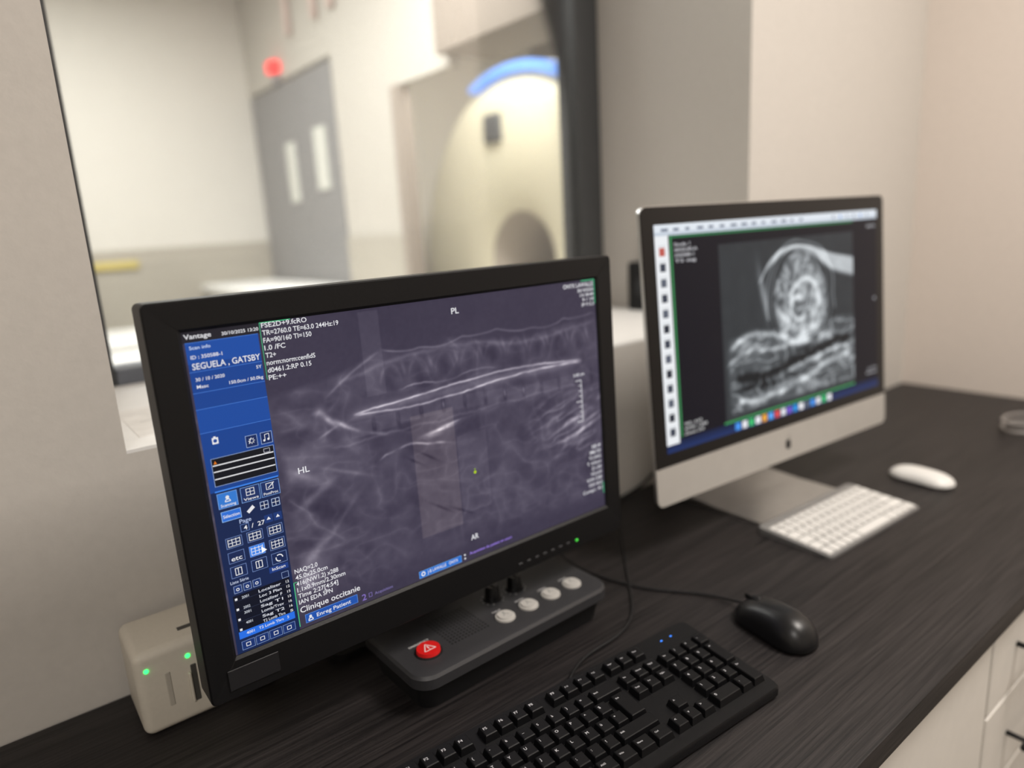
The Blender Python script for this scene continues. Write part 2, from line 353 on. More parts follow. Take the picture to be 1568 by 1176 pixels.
SM=screen_mat('monitor_screen_light',1.0,.35,.2)
def spine(U,V):
    t=.05+.06*fbm(U,V,70,1)+.035*(fbm(U,V,4,9,3)-.45)
    top=smooth_interp(U,np.array([(97,285),(180,298),(217,310),(246,304),(300,312),(341,306),(406,298),(470,304),(533,310)],float))
    body=np.clip((top-V)/6,0,1)*np.clip((V-52)/25,0,1)
    t+=body*(.035+.15*(fbm(U,V,22,20)-.45)+.05*ridged(U*.6,V,16,77,4)+.05*ridged(U,V,40,87,9))
    xs_=np.linspace(215,532,40); sc=[(x_,309+3*math.sin(x_*.04)-4*abs(math.sin((x_-215)*math.pi/52))**.6) for x_ in xs_]
    t+=.14*ridge(U,V,[(150,270),(180,290),(217,309)],2)+.18*ridge(U,V,[tuple(q) for q in sc],1.3)*(.5+.8*vnoise(U,V,25,17))
    t+=.09*ridge(U,V,[(160,282),(246,298),(341,298),(406,290),(532,300)],2.5,5,3)
    for i in range(9):
        uu=226+i*34; vt=297-abs(i-4)*1.2
        arc=np.exp(-((np.hypot((U-uu)/13,(V-(vt-26))/26)-1)/.12)**2)*np.clip((V-vt+22)/10,0,1)
        t+=.07*arc*(.3+vnoise(U,V,12,41)); t-=.06*G(U,V,uu,vt-16,6,12,.1)
        t+=.10*G(U,V,uu+16,vt-6,2.2,8,.25)
    vv=.62+.6*vnoise(U,V,14,3)
    cord=[(178,248),(205,250),(240,252),(308,257),(370,260),(430,258),(478,254),(505,251)]
    c2=[(178,247),(205,245),(240,243),(308,245),(370,250),(430,252),(478,251),(505,250)]
    t+=.46*ridge(U,V,cord,1.2,2.0,5)*vv+.50*ridge(U,V,c2,1.2,2.0,6)*(.5+.7*vnoise(U,V,11,4))
    t+=.14*ridge(U,V,[(170,247),(308,251),(505,251)],6,2)
    t+=.28*ridge(U,V,[(230,262),(260,266),(290,262),(330,268),(370,265)],1.2,4,9)*vnoise(U,V,18,14)
    for i in range(12):
        uu=186+i*29; vb=231+4*math.sin(i*.5)
        t+=.045*np.clip((13-np.abs(U-uu))/2,0,1)*np.clip((9-np.abs(V-vb))/2,0,1); t-=.08*G(U,V,uu+14.5,vb,2.2,9,.1); t+=(.26 if i in(3,6,7) else .08)*G(U,V,uu+14.5,vb+1,1.5,4.5,.1)
    t+=.08*ridge(U,V,[(150,218),(300,220),(500,222)],1.6,6,12)
    bl=.5+.9*fbm(U,V,7,91)
    t+=(.62*G(U,V,281,209,16,2.0,.10)+.45*G(U,V,296,213,12,1.5,.12)+.25*G(U,V,270,205,12,3))*bl
    t+=.28*ridge(U,V,[(200,192),(215,197),(240,201),(262,197),(300,190)],1.5,3)*vnoise(U,V,9,8)*1.4
    hm=np.clip((205-U)/60,0,1)*np.clip((U-98)/8,0,1)*np.clip((275-V)/14,0,1)*np.clip((V-60)/20,0,1)
    ux=U*.9-V*.44; vx=V*.9+U*.44
    t+=hm*(.14*ridged(ux*.5,vx,24,120,3,1.2)*(.3+1.2*fbm(U,V,30,6))+.16*(fbm(ux*.6,vx,18,133)-.4))
    t+=(.40*G(U,V,152,248,3,10,.7)+.34*G(U,V,165,241,9,2.5,-.6)+.22*G(U,V,142,258,6,3)+.25*G(U,V,175,234,9,2,-.5)+.22*G(U,V,150,236,10,1.6,.4))*bl
    t+=(.26*G(U,V,112,92,14,8,.8)+.22*G(U,V,122,118,16,5,.7)+.20*G(U,V,130,176,20,4,.5)+.16*G(U,V,116,200,12,3,-.5)+.2*G(U,V,205,222,12,2,-.3)+.12*G(U,V,150,140,30,3,.8)+.12*G(U,V,165,190,26,2,-.4))*bl
    rm=np.clip((U-395)/60,0,1)*np.clip((222-V)/18,0,1)*np.clip((V-118)/20,0,1)
    uu_=U*.95+V*.28; vv_=V*.95-U*.28
    t+=rm*(.24*ridged(uu_*.35,vv_,9,150,4,.7)*(.3+1.1*fbm(U,V,26,151)))
    for (a,b_,w1,w2,an,am) in [(485,176,26,2.6,.28,.38),(502,160,24,2.6,.30,.45),(473,153,20,2.5,.2,.32),(515,172,16,2,.35,.3),(460,200,30,1.6,.25,.15)]: t+=am*G(U,V,a,b_,w1,w2,an)*bl
    for (a,b_,l,an) in [(262,182,14,-.6),(272,118,16,-.6),(245,180,10,-.6),(300,106,16,-.5)]: t-=.12*G(U,V,a,b_,l,1.6,an)
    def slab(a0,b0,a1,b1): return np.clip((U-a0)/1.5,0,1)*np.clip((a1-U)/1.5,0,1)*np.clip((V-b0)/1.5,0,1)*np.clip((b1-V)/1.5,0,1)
    t+=.085*slab(243,88,300,232)+.05*slab(300,100,343,196)+.06*slab(196,262,220,352)  # wide rectangles: window reflection painted into the screen image
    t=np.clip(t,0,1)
    refl_warm=slab(243,88,300,232)
    r_=43+t*205+2*refl_warm; g_=38+t*202; b_=57+t*193-3*refl_warm
    return np.stack([r_,g_,b_],-1)
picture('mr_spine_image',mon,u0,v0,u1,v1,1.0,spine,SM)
F=Flat('screen_interface',mon,SM,'xz',.0005)
WT=(228,228,232); GR=(70,190,130); BL=(24,66,142)
F.rect(29,344,97,354,(34,32,40)); F.text('Vantage',31,347.5,4.3,WT,23); F.text('30/10/2025 13:20',63,347,3.1,WT,33)
F.rect(31,205,95,344,BL); F.rect(31,325,95,344,(28,76,160),2); F.rect(31,41,93,205,(22,38,78))
F.rect(31,262,95,284,(27,74,156),2)
F.text('Scan info',34,338,3.0,(200,215,240),18); F.text('ID : 350588-1',34,329.5,3.2,WT,27); F.text('SEGUELA , GATSBY',34,320,5.6,WT,60)
F.text('30 / 10 / 2020',35,309.5,3.0,WT,25); F.text('Masc',35,303,3.0,WT,10); F.text('5Y',94,312,3,WT,5,'R'); F.text('150.0cm / 50.0kg',94,302,3.0,WT,31,'R')
for v in (318,299,284,262,344): F.rect(31,v-.25,95,v+.25,(70,120,205),3)
F.rect(40,250,45.5,256,WT,3); F.disc(42.7,253,1.7,(30,70,150),4); F.rect(41.5,256,43.5,257.2,WT,3)
for a in (69,83): F.rect(a,239.5,a+11,251,(20,40,90),2); F.frame(a,239.5,a+11,251,(150,170,210),.5,3)
F.line([(72,243),(74,248)],WT,.6,4)
for k in range(8):
    an=k*math.pi/4; F.line([(74.5+1.4*math.cos(an),245.5+1.4*math.sin(an)),(74.5+3*math.cos(an),245.5+3*math.sin(an))],WT,.7,4)
F.line([(87,243),(87,248.5),(91,249),(91,244)],WT,.6,4); F.disc(86.2,243,1.1,WT,4); F.disc(90.2,243.6,1.1,WT,4)
F.rect(36,210,94,237,(16,18,26),2); F.frame(36,210,94,237,(140,160,200),.5,3)
for v in (229.5,223.5,216.5): F.rect(37,v,93,v+1.1,(225,225,228),3)
F.rect(84,231,90,235,(20,24,40),3); F.frame(84,231,90,235,(200,200,210),.4,4)
F.poly([(38,231.5),(41,231.5),(39.5,234.5)],(220,120,30),4)
F.rect(35,204.6,94,206,(60,130,230),3)
for i,(a,tx) in enumerate(((36,'Scanning'),(57,'Views'),(76,'PostProc'))):
    F.rect(a,188,a+18,203,(52,120,205) if i==0 else (28,48,98),2); F.frame(a,188,a+18,203,(120,160,220),.5,3); F.text(tx,a+9,189.6,2.6,WT,14,'C',5)
F.disc(45,198,1.7,WT,4); F.line([(42.5,194),(47.5,194),(46.5,196),(43.5,196),(42.5,194)],WT,.8,4)
F.frame(62,194,70,201,WT,.6,4); F.line([(66,194),(66,201)],WT,.5,4); F.line([(62,197.5),(70,197.5)],WT,.5,4)
F.frame(81,194.5,88,201,WT,.6,4); F.line([(83,196),(89,201)],WT,.8,5)
F.rect(37,175,55,185,(46,110,210),2); F.frame(37,175,55,185,(150,190,240),.5,3); F.text('Sélection',46,178.4,3.1,WT,15,'C',5)
F.poly([(60,179),(66,184),(68,181),(62,176.5)],WT,4)
for a in (73,84): F.frame(a,176.5,a+8,184.5,(170,190,225),.6,3); F.line([(a+4,177),(a+4,184)],WT,.5,4);F.line([(a,180.5),(a+8,180.5)],WT,.5,4)
F.text('Page',52,169.3,4.0,(170,185,220),11); F.text('4  /  27',55,162,4.3,WT,20); 
F.frame(52,160.5,60,168,(110,140,200),.4,3)
for a in (75,84): F.rect(a,162,a+8,170,(30,56,115),2); F.poly([(a+2,165),(a+6,165),(a+4,168)],WT,4)
rows=[(148,157.5),(133,143),(118,128.5)]
for ri,(b0,b1) in enumerate(rows):
    for ci,a in enumerate((37,56.5,76)):
        hl=(ri==1 and ci==1); F.rect(a,b0,a+15,b1+1,(60,130,230) if hl else (24,40,82),2); F.frame(a,b0,a+15,b1+1,(120,145,200),.4,3)
        if ri==0 or hl or (ri,ci) in ((1,2),):
            for q in range(4): F.line([(a+2+q*3.6,b0+1.5),(a+2+q*3.6,b1-.5)],WT,.6,4)
            for q in range(3): F.line([(a+2,b0+1.8+q*3.2),(a+13,b0+1.8+q*3.2)],WT,.6,4)
        elif (ri,ci)==(1,0): F.text('etc',a+2.5,b0+2,4.5,WT,10)
        elif (ri,ci)==(2,2):
            for k in range(10):
                an=k*.55; 
                if k not in(4,9): F.line([(a+7.5+3.4*math.cos(an),b0+5.5+3.4*math.sin(an)),(a+7.5+3.4*math.cos(an+.55),b0+5.5+3.4*math.sin(an+.55))],WT,1.1,4)
        else: F.frame(a+4,b0+2,a+10.5,b1-1,WT,.7,4); F.line([(a+7,b0+2),(a+7,b1-1)],WT,.7,4)
F.poly([(68,134),(68,140.5),(73,136)],(255,255,255),5)
F.text('Liste Série',35,112.6,3.0,(190,200,225),17); F.rect(72,110.5,91,116.5,(30,60,130),2); F.text('InScan',75,112.3,3,WT,13)
for a in (37,46,55): F.rect(a,102.5,a+7.5,110,(28,52,110),2); F.frame(a,102.5,a+7.5,110,(150,170,210),.4,3); F.disc(a+3.7,106,1.6,WT,4); F.disc(a+3.7,106,.9,(28,52,110),5)
F.frame(83,101,90,107.5,(150,170,210),.4,3)
F.rect(35,63,90,100.5,(14,18,34),2)
lab=['Localizer','Loc 3 Plan','Localizer F','Sag T1','Lomb/Trav','Sag T2','T2 Lomb Thrs']
for i in range(7):
    v=97-i*5.3
    F.text(lab[i],70,v-1.6,2.9,(215,218,228),22,'C'); F.text(['2001','','2002','3001','','4001',''][i] or ' ',43,v-1.6,2.6,(200,205,215),6.5); F.text(str([12,12,15,15,16,16,5][i]),86,v-1.6,2.6,WT,3.2); 
    if i%2==0: F.rect(36,v-2.6,90,v-2.4,(60,70,100),3); F.rect(36.5,v-1.5,38.8,v+.8,WT,4)
F.rect(35,55.5,90,63,(40,110,225),3); F.text('4001   T2 Lomb Thrs   5',42,58.2,2.8,WT,42,'L',5)
for a in (36,49.5,63,76.5): F.rect(a,43.5,a+12.5,52.5,(26,50,108),2); F.frame(a,43.5,a+12.5,52.5,(130,155,205),.4,3); F.frame(a+4,46,a+8.5,50,WT,.6,4)
for i,(s_,w_) in enumerate([('FSE2D+9.fcRO',44),('TR=2760.0 TE=63.0 244Hz:19',76),('FA=90/160 TI=150',47),('1.0 /FC',20),('T2+',10),('norm:norm:cenfidS',48),('d0461.2:RP 0.15',43),('PE:++',17)]):
    F.text(s_,99,348.8-i*7.1,4.6,WT,w_)
F.line([(97.5,353.5),(127,353.5)],GR,.9); F.line([(97.5,353.5),(97.5,300)],GR,.5)
F.text('ONYX LAWALLE',530,345.5,5.2,WT,52,'R')
for i,w_ in enumerate((28,24,20,22)): F.text(['30/10/2025','13:18:44','9 / 19','SP F12.3'][i],530,339-i*6.2,4.1,WT,w_,'R')
F.line([(509,353),(532,353)],GR,1.1); F.line([(532,353),(532,322)],GR,1.1)
F.text('PL',309,335.5,6.6,WT,10); F.text('HL',114,201.5,6.2,WT,11.5); F.text('AR',308,65,6.6,WT,11)
F.disc(322,147,2.0,(170,200,30)); F.rect(321,150,323,151.5,(140,170,30))
for i,(s_,w_) in enumerate([('NAQ=2.0',24),('45.0x25.0cm',34),('416(NW1.2) x288',45),('1.1x0.9mm/2.30mm',52),('Time 2:27[4:54]',43),('IAN EDA SPN',36)]):
    F.text(s_,96,101-i*6.7,4.7,WT,w_)
F.text('Clinique occitanie',96,58.0,6.2,WT,66)
F.line([(93.5,92),(93.5,44)],GR,.9); F.line([(93.5,92),(97,92)],GR,.7)
F.rect(100,45,158,54.5,(34,82,170)); F.frame(100,45,158,54.5,(90,140,220),.5); F.text('Enreg Patient',112,47.6,4.2,WT,38); F.disc(105.5,51,1.5,WT,4); F.line([(103,46.8),(108,46.8),(107,49.3),(104,49.3),(103,46.8)],WT,1,4)
F.text('2',163,44.5,7,(130,110,190),5); F.frame(171,45.5,175,50.5,(120,105,170),.6); F.text('Acquisition',178,46,3.2,(120,110,165),22)
F.rect(234,43.2,292,51.5,(38,110,205)); F.frame(234,43.2,292,51.5,(110,170,240),.5); F.text('J-B LAWALLE   ONYX',245,45.8,3.8,WT,42); F.disc(239.5,47.4,2.8,WT,3); F.disc(239.5,47.4,1.4,(38,110,205),4)
F.disc(297,50,1.2,WT); F.disc(297,45.5,1.2,WT)
F.text('Acquisition du patient en cours',304,48,3.2,(160,130,235),64)
for i,w_ in enumerate((16,20,22,26,18,20,28,24,36)): F.text(['SE:4','IM:10','T2 SAG','T: 4.0mm','Z:1.00','WL:610','WW:1240','FOV 45.0','Compr. 4:1'][i],529,128-i*7.6,4.4,WT,w_,'R')
F.line([(531.5,76),(531.5,60)],GR,1.1)
F.text('5.00 cm',506,231,3.8,WT,19,'R'); F.line([(500,225),(500,170)],WT,.9)
for v in (225,197,170): F.line([(490,v),(500,v)],WT,.9)
for v in (218,211,204,190,183,176): F.line([(495,v),(500,v)],WT,.7)

# ------------------------------------------------------------------ all-in-one computer
ia=root('all_in_one_computer',(.7623,.6493,Z0+.0921),(-.0721,0,-.0582))
IW,IH=.650,.447
bm=bmesh.new(); F0=rr(IW,IH,.012,8,IW/2,IH/2)
loft(bm,[L(F0,.0005),L(F0,.006),L(rr(IW-.012,IH-.012,.014,8,IW/2,IH/2),.010),L(rr(IW-.10,IH-.09,.05,8,IW/2,IH/2),.022),L(rr(IW-.26,IH-.2,.08,8,IW/2,IH/2),.038),L(rr(IW-.42,IH-.32,.06,8,IW/2,IH/2),.046)])
o=mk('aluminium_body',bm,M_alu,ia); shade(o,30)
r_=.012; pts=[(0,.059),(IW,.059)]+[(IW-r_+r_*math.cos(math.radians(a)),IH-r_+r_*math.sin(math.radians(a))) for a in range(0,91,10)]+[(r_+r_*math.cos(math.radians(a)),IH-r_+r_*math.sin(math.radians(a))) for a in range(90,181,10)]
bm=bmesh.new(); ins=[(IW/2+(x-IW/2)*.996,IH/2+(z-IH/2)*.994) for x,z in pts]
loft(bm,[L(ins,.0005),L(ins,-.0006)]); mk('front_glass',bm,M_glassblk,ia)
pts=[(IW,.059),(0,.059)]+[(r_-r_*math.cos(math.radians(a)),r_-r_*math.sin(math.radians(a))) for a in range(0,91,10)]+[(IW-r_+r_*math.sin(math.radians(a)),r_-r_*math.cos(math.radians(a))) for a in range(0,91,10)]
bm=bmesh.new(); loft(bm,[L(pts,.0005),L(pts,-.0005)]); mk('chin',bm,mat('satin_aluminium',C(192,189,184),.45,.35,var=.02),ia)
SI=screen_mat('computer_screen_light',1.0,.2,.15)
def head(U,V):
    img=((U>165)&(U<541)&(V>100)&(V<384)).astype(float)
    t=img*(.15+.04*fbm(U,V,20,3))
    cu,cv=376,278
    wx=U+14*(vnoise(U,V,40,71)-.5); wy=V+14*(vnoise(U,V,40,72)-.5)
    d=np.hypot((wx-cu)/98,(wy-cv)/92)
    sil=np.clip((1.06-d)*10,0,1)
    t-=.10*sil*(d>.86)
    brain=np.clip((.88-d)*8,0,1)
    t+=brain*(.22+.46*ridged(U,V,19,200,1.8,1.4)*(.5+.9*fbm(U,V,25,202))-.14*ridged(U,V,13,210,3,1.2))
    t+=(.42*np.exp(-((d-.94)/.025)**2)*(V>232)*(.5+.6*vnoise(U,V,30,7))+.30*np.exp(-((d-1.05)/.03)**2)*(V>250))*img
    t+=.50*np.exp(-((np.hypot((wx-392)/40,(wy-282)/30)-1)/.14)**2)*np.clip((wy-262)/20+.3,0,1)
    t+=.45*np.exp(-((np.hypot((wx-372)/22,(wy-262)/24)-1)/.2)**2)*np.clip((395-wx)/20,0,1)
    t+=.40*G(U,V,330,250,26,7,-.7)+.35*G(U,V,420,246,14,20,.4)
    capv=smooth_interp(U,np.array([(262,318),(285,345),(310,362),(345,372),(400,370),(470,352),(541,340)],float))
    th=smooth_interp(U,np.array([(262,8),(300,16),(345,14),(400,18),(470,34),(541,40)],float))
    t+=.68*np.clip((capv-V)/4,0,1)*np.clip((V-(capv-th))/8,0,1)*(U>262)*img*(.75+.4*fbm(U,V,30,19))
    t+=.40*G(U,V,272,296,7,40,.22)*img
    low=img*np.clip((236-V)/10,0,1)*np.clip((V-106)/8,0,1)*np.clip((U-172)/14,0,1)
    t+=low*(.05+.45*ridged(U*.5,V,12,230,3,1.0)*(.3+1.1*fbm(U,V,22,231))+.12*fbm(U,V,8,232))
    t+=(.45*ridge(U,V,[(178,214),(225,232),(262,232),(300,224),(340,214)],5,6,3)+.35*ridge(U,V,[(170,190),(230,208),(300,200),(360,206),(420,198)],3.5,6,4))*img
    t+=.40*G(U,V,372,204,30,8,.1)+.45*G(U,V,440,204,24,8,-.3)
    t+=.60*ridge(U,V,[(195,128),(250,122),(330,128),(400,140),(450,154),(530,162)],5,8,6)*img*(.35+.9*vnoise(U,V,16,33))
    t+=.45*ridge(U,V,[(330,158),(400,166),(470,176),(528,174)],4,6,8)*img
    t-=.55*ridge(U,V,[(190,166),(260,160),(330,168),(400,180),(470,190),(528,192)],8,8,9)*img
    t-=.25*ridge(U,V,[(190,150),(260,144),(320,146),(370,152)],6,8,10)*img
    t=np.clip(t,.04,1)*img
    base=np.stack([10+0*U,10+0*U,22+0*U],-1)
    rgb=np.where(img[...,None]>0,np.stack([12+t*215,16+t*217,20+t*217],-1),base)
    desk=(V<97); k=np.clip((97-V)/20,0,1)
    rgb=np.where(desk[...,None],np.stack([14+18*k,26+30*k,58+55*k],-1),rgb)
    return rgb
picture('mr_head_image',ia,26,80,624,420,1.6,head,SI,-.0009)
I=Flat('desktop_interface',ia,SI,'xz',.0011)
I.rect(26,404,624,420,(225,232,240)); I.rect(26,404,624,409,(196,206,218),2)
for k in range(14): I.rect(40+k*26,410,40+k*26+rng.randint(8,16),414,(110,120,140),3)
for k in range(6): I.disc(480+k*22,412,3,[(120,130,150),(90,150,220),(150,160,175)][k%3],3)
I.rect(26,92,54,404,(236,239,242))
for k in range(13):
    v=382-k*22.5; I.rect(34,v-7,46,v+5,[(190,90,80),(60,66,80),(90,96,110),(40,44,56)][min(k,3) if k<3 else 1+k%3],3); I.rect(32,v+7,48,v+8,(190,195,200),3)
I.rect(57,100,61,404,(58,140,84)); I.rect(57,400,541,403,(40,120,74)); I.rect(160,97,541,100.5,(58,150,84))
for k,w_ in enumerate((34,50,42,46)): I.text(['Study 1','SEGUELA','350588-1','T2 sag'][k],66,388-k*8,4.5,(205,205,210),w_)
for k,w_ in enumerate((40,52,44)): I.text(['WL: 610','WW: 1240','Zoom 210'][k],66,116-k*7.5,4.5,(215,215,215),w_)
for k,w_ in enumerate((30,36)): I.text(['Im: 7/19','4.0 mm'][k],618,116-k*8,4.5,(200,200,205),w_,'R')
I.text('R',612,250,7,(200,200,205)); I.text('ONYX',618,388,5,(200,200,205),30,'R')
dc=[(70,150,240),(235,235,240),(60,190,110),(240,240,245),(240,170,60),(90,170,250),(225,80,80),(230,232,238),(120,90,210),(40,150,230),(245,245,248),(90,100,115)]
for k in range(16): I.rect(186+k*17.5,82,186+k*17.5+13,94,dc[k%12],3)
LG=Flat('logo',ia,print_mat('logo_print'),'xz',.0007)
ap=[]
for i in range(40):
    a=2*math.pi*i/40; rx=8.5*(1-.10*abs(math.cos(a))**6); x=rx*math.cos(a); y=9.5*math.sin(a)*(1-.16*math.exp(-(math.cos(a)/.28)**2))
    if math.hypot(x-10.5,y-1.5)<4.6: 
        k=math.atan2(y-1.5,x-10.5); x=10.5-4.4*abs(math.cos(k)); 
    ap.append((327+x,27+y))
LG.poly(ap,(14,14,16)); LG.poly([(327+.4,37.5),(327+3.2,39.5),(327+4.4,43.2),(327+1.2,41.4)],(14,14,16))
cx=1.105
prof=[(.612,0),(.612,.004),(.70,.006),(.775,.012),(.797,.03),(.795,.07),(.76,.16),(.725,.25),(.738,.255),(.775,.165),(.812,.075),(.815,.03),(.80,.006),(.79,0)]
bm=bmesh.new(); hw=.115; loops=[]
cyw,syw=math.cos(-.0582),math.sin(-.0582)
for x in (-hw,-hw+.002,hw-.002,hw):
    loops.append([(cx+x*cyw,y+x*syw,Z0+z) for y,z in prof])
L2=loft(bm,loops); o=mk('stand',bm,M_alu,ia,world=True)

# ------------------------------------------------------------------ white keyboard
wk=root('white_keyboard',(.9574,.4792,Z0),(0,0,-.043))
bm=bmesh.new()
base=rr(.281,.130,.008,5,.1405,.065)
def wz(y,t): return t+y*.055
loft(bm,[[(x,y,0) for x,y in base],[(x,y,wz(y,.004)) for x,y in base]]); o=mk('aluminium_tray',bm,mat('light_aluminium',C(150,150,150),.4,.5,var=.02),wk)
bm=bmesh.new()
def kcap(bm,x0,x1,y0,y1,zb,zt,ins,zf):
    loft(bm,[[(x0,y0,zb+zf(y0)),(x1,y0,zb+zf(y0)),(x1,y1,zb+zf(y1)),(x0,y1,zb+zf(y1))],[(x0+ins,y0+ins,zt+zf(y0)),(x1-ins,y0+ins,zt+zf(y0)),(x1-ins,y1-ins,zt+zf(y1)),(x0+ins,y1-ins,zt+zf(y1))]])
zf=lambda y:y*.055
rowsA=[([1]*4+[1.25,5,1.25]+[1]*3,.019),([1.3]+[1]*11+[2.2],.019),([1.7]+[1]*11+[1.8],.019),([1.5]+[1]*12+[1],.019),([1]*13+[1.5],.019),([14.5/14]*14,.011)]
y=.005
AK=Flat('legends',wk,print_mat('keyboard_print'),'xy',.0)
for ws,hh in rowsA:
    tot=sum(ws); x=.004; k=.2735/tot
    for w_ in ws:
        kcap(bm,x+.0017,x+w_*k-.0017,y+.0017,y+hh-.0017,.0035,.0062,.0003,zf)
        x+=w_*k
    y+=hh+.0005
mk('keys',bm,M_white,wk)
letters=["",  "<WXCVBN,;:=", "QSDFGHJKLM%","AZERTYUIOP^$","&é\"'(§è!çà)-"]
y=.005+.0195
for li in range(1,5):
    for k,ch in enumerate(letters[li]):
        xx=.004+(.0188)*([1.3,1.7,1.5,1.0][li-1]+k)*1.0+.007
        AK.text(ch,xx*1000,(y+.006)*1000,3.2,(120,120,125),None,'L',1,.0066+(y+.008)*.055)
    y+=.0195

# ------------------------------------------------------------------ black keyboard
bk=root('black_keyboard',(.4096,.4487,Z0),(0,0,math.radians(-4.0)))
bm=bmesh.new()
zt=lambda y:(y+.071)*.075
out=rr(.444,.144,.008,5)
loft(bm,[[(x,y,0.0) for x,y in rr(.438,.138,.006,5)],[(x,y,.004) for x,y in out],[(x,y,.012+zt(y)) for x,y in out],[(x*.992,y*.98,.0145+zt(y)) for x,y in out]])
o=mk('case',bm,M_black,bk); shade(o,30)
bm=bmesh.new(); u=.019; KX=-.21375
KL=Flat('legends',bk,print_mat('key_print'),'xy',.0)
def key(xu,w_,yc,leg=None,h=1.0):
    x0=KX+xu*u+.0006; x1=KX+(xu+w_)*u-.0006; y0=yc-u/2+.0006-(h-1)*u; y1=yc+u/2-.0006
    loft(bm,[[(a,b_,.013+zt(b_)) for a,b_ in ((x0,y0),(x1,y0),(x1,y1),(x0,y1))],
             [(a,b_,.0215+zt(b_)) for a,b_ in ((x0+.0022,y0+.002),(x1-.0022,y0+.002),(x1-.0022,y1-.0016),(x0+.0022,y1-.0016))],
             [(a,b_,.0222+zt(b_)) for a,b_ in ((x0+.0030,y0+.0028),(x1-.0030,y0+.0028),(x1-.0030,y1-.0024),(x0+.0030,y1-.0024))]])
    if leg: KL.text(leg,(x0+.0042)*1000,(y1-.0085)*1000,3.4 if len(leg)<3 else 2.1,(205,205,210),None,'L',1,.0224+zt(y1-.007)+.0001)
ys=[.053,.0275,.0085,-.0105,-.0295,-.0485]
x=0; key(0,1,ys[0],'Esc')
for i in range(12): key(2+i+.5*(i//4),1,ys[0],'F%d'%(i+1))
for i,t_ in enumerate(('Impr','Arr','Paus')): key(15.25+i,1,ys[0],t_)
R1="²&é\"'(-è_çà)="
for i,ch in enumerate(R1): key(i,1,ys[1],ch)
key(13,2,ys[1],'Back'); key(0,1.5,ys[2],'Tab')
for i,ch in enumerate("AZERTYUIOP^$"): key(1.5+i,1,ys[2],ch)
key(13.75,1.25,ys[2],'Ent',2.0); key(0,1.75,ys[3],'Maj')
for i,ch in enumerate("QSDFGHJKLMù*"): key(1.75+i,1,ys[3],ch)
key(0,1.25,ys[4],'Shft')
for i,ch in enumerate("<WXCVBN,;:!"): key(1.25+i,1,ys[4],ch)
key(12.25,2.75,ys[4],'Shift')
for xu,w_,t_ in ((0,1.25,'Ctrl'),(1.25,1.25,'Win'),(2.5,1.25,'Alt'),(3.75,6.25,None),(10,1.25,'AltG'),(11.25,1.25,'Win'),(12.5,1.25,'Menu'),(13.75,1.25,'Ctrl')): key(xu,w_,ys[5],t_)
for r_i,ts in ((1,('Ins','Home','PgUp')),(2,('Supp','Fin','PgDn'))):
    for i,t_ in enumerate(ts): key(15.25+i,1,ys[r_i],t_)
key(16.25,1,ys[4],'^'); 
for i,t_ in enumerate(('<','v','>')): key(15.25+i,1,ys[5],t_)
for r_i,ts in ((1,('Ver','/','*','-')),(2,'789'),(3,'456'),(4,'123')):
    for i,t_ in enumerate(ts): key(18.5+i,1,ys[r_i],t_)
key(21.5,1,ys[2],'+',2.0); key(21.5,1,ys[4],'Ent',2.0); key(18.5,2,ys[5],'0'); key(20.5,1,ys[5],'.')
mk('keycaps',bm,M_key,bk)
bm=bmesh.new()
for i in range(2): bbox(bm,.168+i*.016,.1705+i*.016,.0565,.0577,.0145+zt(.057),.0154+zt(.057))
mk('indicator_leds',bm,M_blueled,bk)
cable('cord',[(.45,.52,Z0+.012),(.50,.56,Z0+.004),(.56,.555,Z0+.003),(.625,.57,Z0+.003),(.70,.66,Z0+.003),(.80,.76,Z0+.004),(.815,.80,Z0+.02),(.80,.82,Z0+.06)],.0018,M_blackm,bk)

# ------------------------------------------------------------------ mice
def mouse(name,loc,yaw,l,w_,h,m1,m2,flat=.12,pw=1.0):
    rt=root(name,loc,(0,0,yaw)); bm=bmesh.new(); nu,nv=40,20; loops=[]
    def sg(a,p): return math.copysign(abs(a)**p,a)
    for j in range(1,nv):
        ph=-math.pi/2+math.pi*j/nv; lp=[]
        for i in range(nu):
            th=2*math.pi*i/nu; cr=abs(math.cos(ph))**.75
            y=l/2*sg(math.sin(th),.85)*cr; x=w_/2*sg(math.cos(th),.85)*cr*(1-.10*math.cos(2*math.pi*y/l)*1+.05)
            z=math.sin(ph); 
            if z<0: zz=z*flat*h
            else: zz=z*h*(1-flat)*(1-.22*pw*(y/(l/2)) )
            lp.append((x,y,zz+flat*h))
        loops.append(lp)
    loft(bm,loops); o=mk('shell',bm,m1,rt); shade(o,60); return rt
bmz=mouse('black_mouse',(.731,.434,Z0),math.radians(-12),.116,.062,.038,mat('mouse_satin_black',C(18,18,20),.36,var=.08),M_black)
bm=bmesh.new(); cyl(bm,(0,.030,.0255),.0095,.0095,-.0035,.0035,20,'x'); mk('scroll_wheel',bm,M_blackm,bmz,True)
bm=bmesh.new(); bbox(bm,-.0006,.0006,.012,.052,.022,.0295); o=mk('button_split',bm,M_blackm,bmz)
cable('cord',[(.743,.490,Z0+.012),(.748,.505,Z0+.006),(.745,.535,Z0+.003),(.72,.575,Z0+.002),(.69,.612,Z0+.002),(.67,.67,Z0+.003),(.66,.73,Z0+.004),(.67,.80,Z0+.01),(.69,.83,Z0+.05)],.0018,M_blackm,bmz)
wm=mouse('white_mouse',(1.372,.520,Z0+.004),math.radians(-6),.116,.060,.020,M_white,M_white,.05,0)
bm=bmesh.new(); pts=rr(.046,.100,.020,6); loft(bm,[[(x,y,-.004) for x,y in pts],[(x*1.05,y*1.03,.002) for x,y in pts]]); mk('aluminium_base',bm,M_alu,wm)

